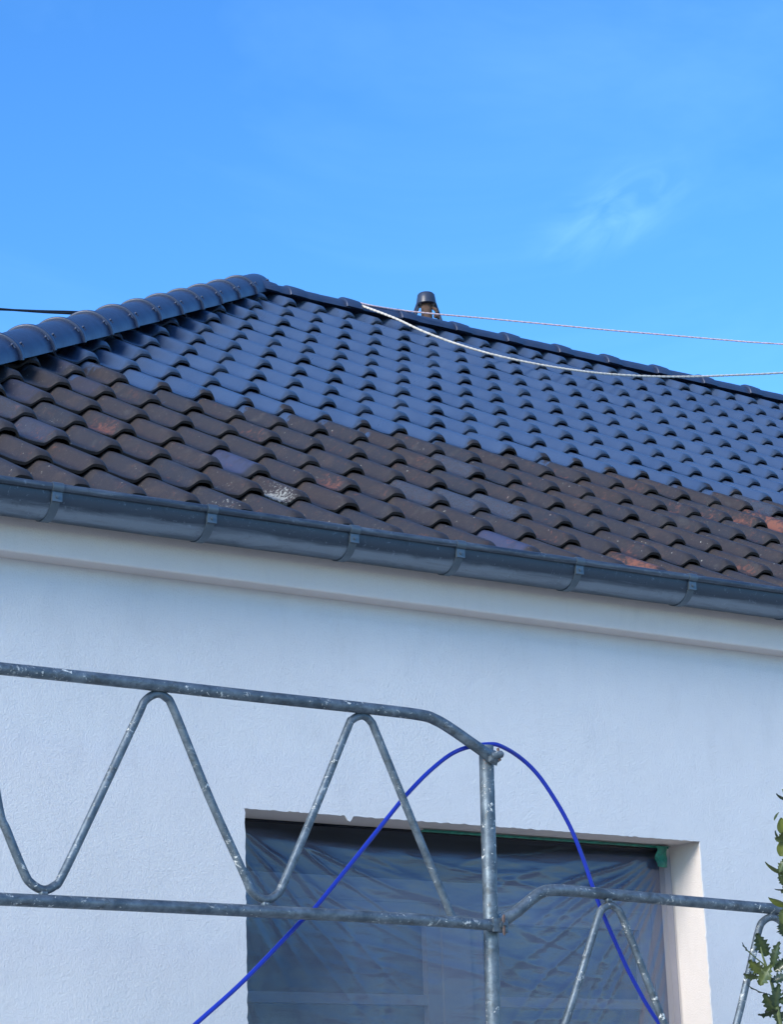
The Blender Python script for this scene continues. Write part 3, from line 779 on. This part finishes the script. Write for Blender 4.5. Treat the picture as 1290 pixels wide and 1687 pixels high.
# left guardrail
yl = lambda a: YS - .012
gl = MB()
def dense(P, k=1): return P
top_pts = [(-260, 1074), (-60, 1095.3), (0, 1101.5), (200, 1122.5), (400, 1145), (600, 1166.5), (690, 1177.5), (718, 1186), (745, 1202), (778, 1225), (806, 1244), (820, 1250)]
bot_pts = [(-260, 1470), (-60, 1479), (0, 1481.3), (200, 1490.3), (400, 1500), (600, 1510), (741, 1518.5), (790, 1522.5), (815, 1524), (836, 1525)]
for pts in (top_pts, bot_pts):
    P, rs_ = rail(pts, yl, .0176, None, flat1=True); gl.tube(P, rs_, 18)
lp = pt(-262, 1060, YS); 
q0 = pt(-262, 1040, YS+.02); gl.tube([q0, Vector((q0.x, q0.y, .5)), Vector((q0.x, q0.y, 0))], .0232, 18)
guard = gl.build('guardrail', M_steel, scaf)
def zig(ctrl, yy, rad, parent):
    P = crm([pt(a, b, yy(a)) for a, b in ctrl], 7); mb = MB(); mb.tube(P, rad, 14); return mb.build('zigzag_brace', M_steel, parent)
zig([(-256, 1455), (-225, 1425), (-100, 1140), (-80, 1113), (-62, 1107), (-45, 1120), (-30, 1165), (-3, 1330), (10, 1368), (38, 1436), (50, 1455), (70, 1466), (88, 1460), (103, 1440), (165, 1310), (226, 1180), (238, 1155), (257, 1143), (273, 1149), (287, 1172), (345, 1315), (402, 1441), (414, 1468), (436, 1482), (455, 1474), (468, 1452), (520, 1330), (571, 1203), (580, 1186), (597, 1179), (611, 1189), (622, 1213), (680, 1355), (745, 1511)], lambda a: YS+.0, .0122, guard)
def weld(px, py, Y, parent, r=.010):
    b = MB(); c = pt(px, py, Y); b.tube([c-Vector((.013, 0, 0)), c-Vector((.008, 0, 0)), c+Vector((.008, 0, 0)), c+Vector((.013, 0, 0))], [.003, r, r, .003], 10, ref=(0, 1, 0)); return b.build('weld', M_steel, parent)
for q in ((260, 1133), (71, 1472), (437, 1490), (598, 1173), (747, 1510)): weld(*q, YS-.002, guard)
# right guardrail
x_post = pt(820, 1523, YS).x
yr = lambda a: YS + .016 - .00022*max(0, a-820)
gr_ = MB()
P, rs_ = rail([(818, 1524), (832, 1514), (850, 1503), (878, 1480), (893, 1470), (910, 1466.5), (935, 1467.3), (962, 1469.5), (1093, 1481.5), (1290, 1498.5), (1700, 1534)], yr, .0182, None, flat0=True); gr_.tube(P, rs_, 18)
P, rs_ = rail([(822, 1850), (900, 1846), (1100, 1862), (1290, 1878), (1700, 1912)], yr, .0182, None, flat0=True); gr_.tube(P, rs_, 18)
q1 = pt(1702, 1500, yr(1702)+.02); gr_.tube([q1, Vector((q1.x, q1.y, .5)), Vector((q1.x, q1.y, 0))], .0232, 18)
guard2 = gr_.build('guardrail', M_steel, scaf)
zig([(860, 1845), (880, 1815), (905, 1755), (932, 1685), (960, 1597), (985, 1515), (992, 1499), (1003, 1491.5), (1015, 1496), (1026, 1512), (1060, 1598), (1095, 1687), (1120, 1750), (1140, 1845), (1160, 1852), (1180, 1800), (1214, 1687), (1234, 1604), (1250, 1535), (1258, 1518), (1272, 1511), (1287, 1518), (1300, 1540), (1335, 1640), (1400, 1840), (1425, 1860)], lambda a: yr(a)-.0, .0122, guard2)
for q in ((1003, 1483), (1272, 1503)): weld(*q, yr(q[0])-.002, guard2)
# wedge clamps
def clamp(px, py, Y, ang, parent):
    c = pt(px, py, Y); b = MB(); s = mpx(c)
    dx = Vector((math.cos(ang), 0, math.sin(ang))); dz = Vector((-math.sin(ang), 0, math.cos(ang))); dy = Vector((0, -1, 0))
    b.tube([c-dx*.012+dy*.004, c+dx*.004+dy*.014, c+dx*.016+dy*.018, c+dx*.020+dy*.018], [.012, .0125, .011, .006], 12)
    b.tube([c-dz*.006-dx*.02, c-dz*.012+dx*.0, c-dz*.014+dx*.012], [.010, .012, .008], 10)
    k = b.build('clamp', M_steel, parent)
    w = MB(); w.tube([c+dz*.021+dx*.008+dy*.014, c+dz*.018+dx*.008+dy*.014, c-dz*.018+dx*.006+dy*.014, c-dz*.020+dx*.006+dy*.014], [(.0035, .002), (.0055, .004), (.0045, .004), (.003, .002)], 8); w.build('wedge', M_rust, parent)
clamp(815, 1245, YS-.028, R(12), guard)
b = MB(); c = pt(824, 1524, YS-.026); b.box(c.x-.026, c.x+.022, c.y-.004, c.y+.004, c.z-.020, c.z+.020)
b.tube([c+Vector((.006, -.004, 0)), c+Vector((.006, -.014, 0))], .0115, 14, ref=(0, 0, 1)); b.tube([c+Vector((.006, -.014, 0)), c+Vector((.006, -.022, .002))], .006, 10, ref=(0, 0, 1))
b.tube([c+Vector((-.032, -.004, -.001)), c+Vector((-.032, -.006, -.001))], .003, 8, ref=(0, 0, 1))
b.build('clamp', M_steel, guard)
w = MB(); w.tube([c+Vector((.008, -.012, .030)), c+Vector((.006, -.012, .022)), c+Vector((.006, -.012, -.026)), c+Vector((.006, -.012, -.032))], [(.003, .003), (.006, .004), (.005, .004), (.003, .002)], 8); w.build('wedge', M_rust, guard)

# ---------------------------------------------------------------- blue hose
yh = lambda a: YS + (.045 if (a < 770 or a > 850) else .022)
hp = [(60, 1900), (230, 1770), (322, 1687), (403, 1614), (496, 1517.5), (521, 1493), (590, 1408), (650, 1333), (670, 1309), (705, 1273), (741, 1244), (771, 1231), (806, 1226), (826, 1229.5), (857, 1248), (887, 1277), (917, 1321), (942, 1367), (962, 1417), (977.5, 1462), (992.6, 1502), (1018, 1560), (1043, 1613), (1086, 1685), (1170, 1790), (1290, 1890)]
P = [pt(a, b, yh(a)) for a, b in hp]; A0, A1 = P[0], P[-1]
P = [Vector((A0.x-1.6, A0.y-.5, .012)), Vector((A0.x-1.0, A0.y-.1, .012)), Vector((A0.x-.35, A0.y, .25))] + P + [Vector((A1.x+.16, A1.y, .35)), Vector((A1.x+.5, A1.y-.05, .012)), Vector((A1.x+1.1, A1.y-.4, .012))]
mb = MB(); mb.tube(crm(P, 8), .0068, 14)
tag(mb.build('hose', M_hose), 'bright blue hose looped over the top of the scaffold post', 'hose')

# ---------------------------------------------------------------- holly
holly = empty('holly_bush'); tag(holly, 'holly branches with spiny dark and yellow green leaves at the right edge', 'bush')
HY = 4.75
stems = MB()
def stem(pts, r0, r1_):
    P = crm([pt(a, b, c) for a, b, c in pts], 5); n_ = len(P); stems.tube(P, [r0+(r1_-r0)*i_/(n_-1) for i_ in range(n_)], 8)
stem([(1330, 1900, HY), (1303, 1760, HY), (1287, 1687, HY), (1275, 1630, HY), (1266, 1600, HY), (1258, 1577, HY), (1254, 1560, HY)], .0075, .002)
stem([(1380, 1900, HY), (1350, 1700, HY), (1325, 1560, HY), (1312, 1450, HY), (1303, 1370, HY), (1296, 1320, HY), (1290, 1300, HY)], .008, .002)
stem([(1266, 1600, HY), (1258, 1588, HY), (1248, 1580, HY), (1232, 1566, HY)], .0025, .0015)
trk = pt(1420, 1900, HY)
stems.tube([(trk.x+.05, HY+.1, 0), (trk.x+.02, HY+.05, trk.z*.6), trk], [.03, .022, .012], 12)
stem([(1420, 1900, HY), (1380, 1900, HY), (1330, 1900, HY)], .012, .008)
stem([(1420, 1900, HY), (1440, 1700, HY), (1430, 1500, HY), (1400, 1330, HY)], .011, .003)
stems.build('trunk', M_stem, holly)
LV, LF, LA = [], [], []
def leaf(px, py, length, width, ang, tilt, yell, spiny=1, Y=None, curl=.25):
    """ang: direction of the leaf in the picture plane (degrees, 0 = right, 90 = up); tilt: turn about its own axis"""
    c = pt(px, py, Y or HY + rnd.uniform(-.06, .05)); s = mpx(c); L = length*s; Wd = width*s
    ax = (RIGHT*math.cos(R(ang)) + UP*math.sin(R(ang))).normalized(); sd_ = (-FWD).cross(ax).normalized()
    sd_ = (sd_*math.cos(R(tilt)) + FWD*math.sin(R(tilt))).normalized(); nn = ax.cross(sd_)
    K = 12; o = len(LV); rows = []
    for k in range(K+1):
        t = k/K; w = math.sin(math.pi*min(1, t*.96+.04))**.75*(1-.25*t)
        sp = 0
        if spiny: w *= (1.22 if k % 2 else .72); sp = 1 if k % 2 else 0
        cen = c + ax*L*(t-.5) + nn*L*curl*(-(t-.5)**2)
        for j, q in enumerate((-1, -.5, 0, .5, 1)):
            z = abs(q)*.30*Wd*.5 + (.10*Wd*sp*(abs(q) == 1)*(1 if k % 4 == 1 else -1.2))
            LV.append(tuple(cen + sd_*(q*w*Wd*.5) + nn*z + ax*(L*.03*sp*(abs(q) == 1))))
            LA.append(max(0, min(1, yell + (.12 if j == 2 else 0))))
    for k in range(K):
        for j in range(4): LF.append((o+k*5+j, o+k*5+j+1, o+(k+1)*5+j+1, o+(k+1)*5+j))
for a in [(1289,1313,22,12,150,60,.1,0),(1290,1361,30,21,100,10,.75,0),(1290,1396,30,20,80,20,.7,0),(1290,1378,26,12,40,40,.3,1),(1291,1425,28,16,60,40,.3,1),(1290,1450,26,14,120,30,.2,1),(1291,1508,28,16,80,30,.3,1),(1277,1431,38,14,148,55,.35,0),(1282,1486,34,16,155,35,.7,0),
          (1291,1530,26,22,110,20,.05,1),(1256,1556,42,26,115,15,.08,1),(1279,1572,44,20,75,40,.12,1),(1231,1563,26,9,130,70,.05,1),(1248,1593,36,26,140,25,.45,1),(1262,1606,40,24,60,30,.38,1),
          (1238,1607,26,18,170,35,.3,1),(1250,1632,42,9,157,70,.03,1),(1272,1655,46,28,125,20,.12,1),(1281,1640,40,22,80,30,.05,1),(1288,1590,30,22,40,20,.1,1),(1287,1612,34,20,20,40,.06,1),(1284,1672,34,22,100,40,.1,1),
          (1266,1668,34,20,195,45,.15,1),(1283,1378,22,12,120,70,.1,0),(1286,1465,18,8,180,60,.1,0),(1280,1345,16,8,60,70,.3,0)]:
    leaf(*a)
for k in range(330):
    x = rnd.uniform(1298, 1600); y = rnd.uniform(1290 + max(0, (1330-x))*1.5, 1960)
    leaf(x, y, rnd.uniform(32, 48), rnd.uniform(18, 28), rnd.uniform(0, 360), rnd.uniform(-60, 60), rnd.choice([.05, .1, .2, .6]), 1, HY + rnd.uniform(-.25, .35))
me = bpy.data.meshes.new('foliage'); me.from_pydata(LV, [], LF)
at = me.color_attributes.new('wear_shade', 'FLOAT_COLOR', 'POINT'); at.data.foreach_set('color', np.array([[a, 0, 0, 1] for a in LA], np.float32).ravel())
link('foliage', me, M_leaf, holly, True, 60)

# give every Empty the place of its thing without moving the parts
def settle(e, loc):
    loc = Vector(loc)
    for ch in e.children: ch.matrix_basis = Matrix.Translation(-loc) @ ch.matrix_basis
    e.location = loc
settle(house, (XL_CORNER, YW, 0)); settle(scaf, (base.x, base.y, 0)); settle(holly, (trk.x+.05, HY+.1, 0))
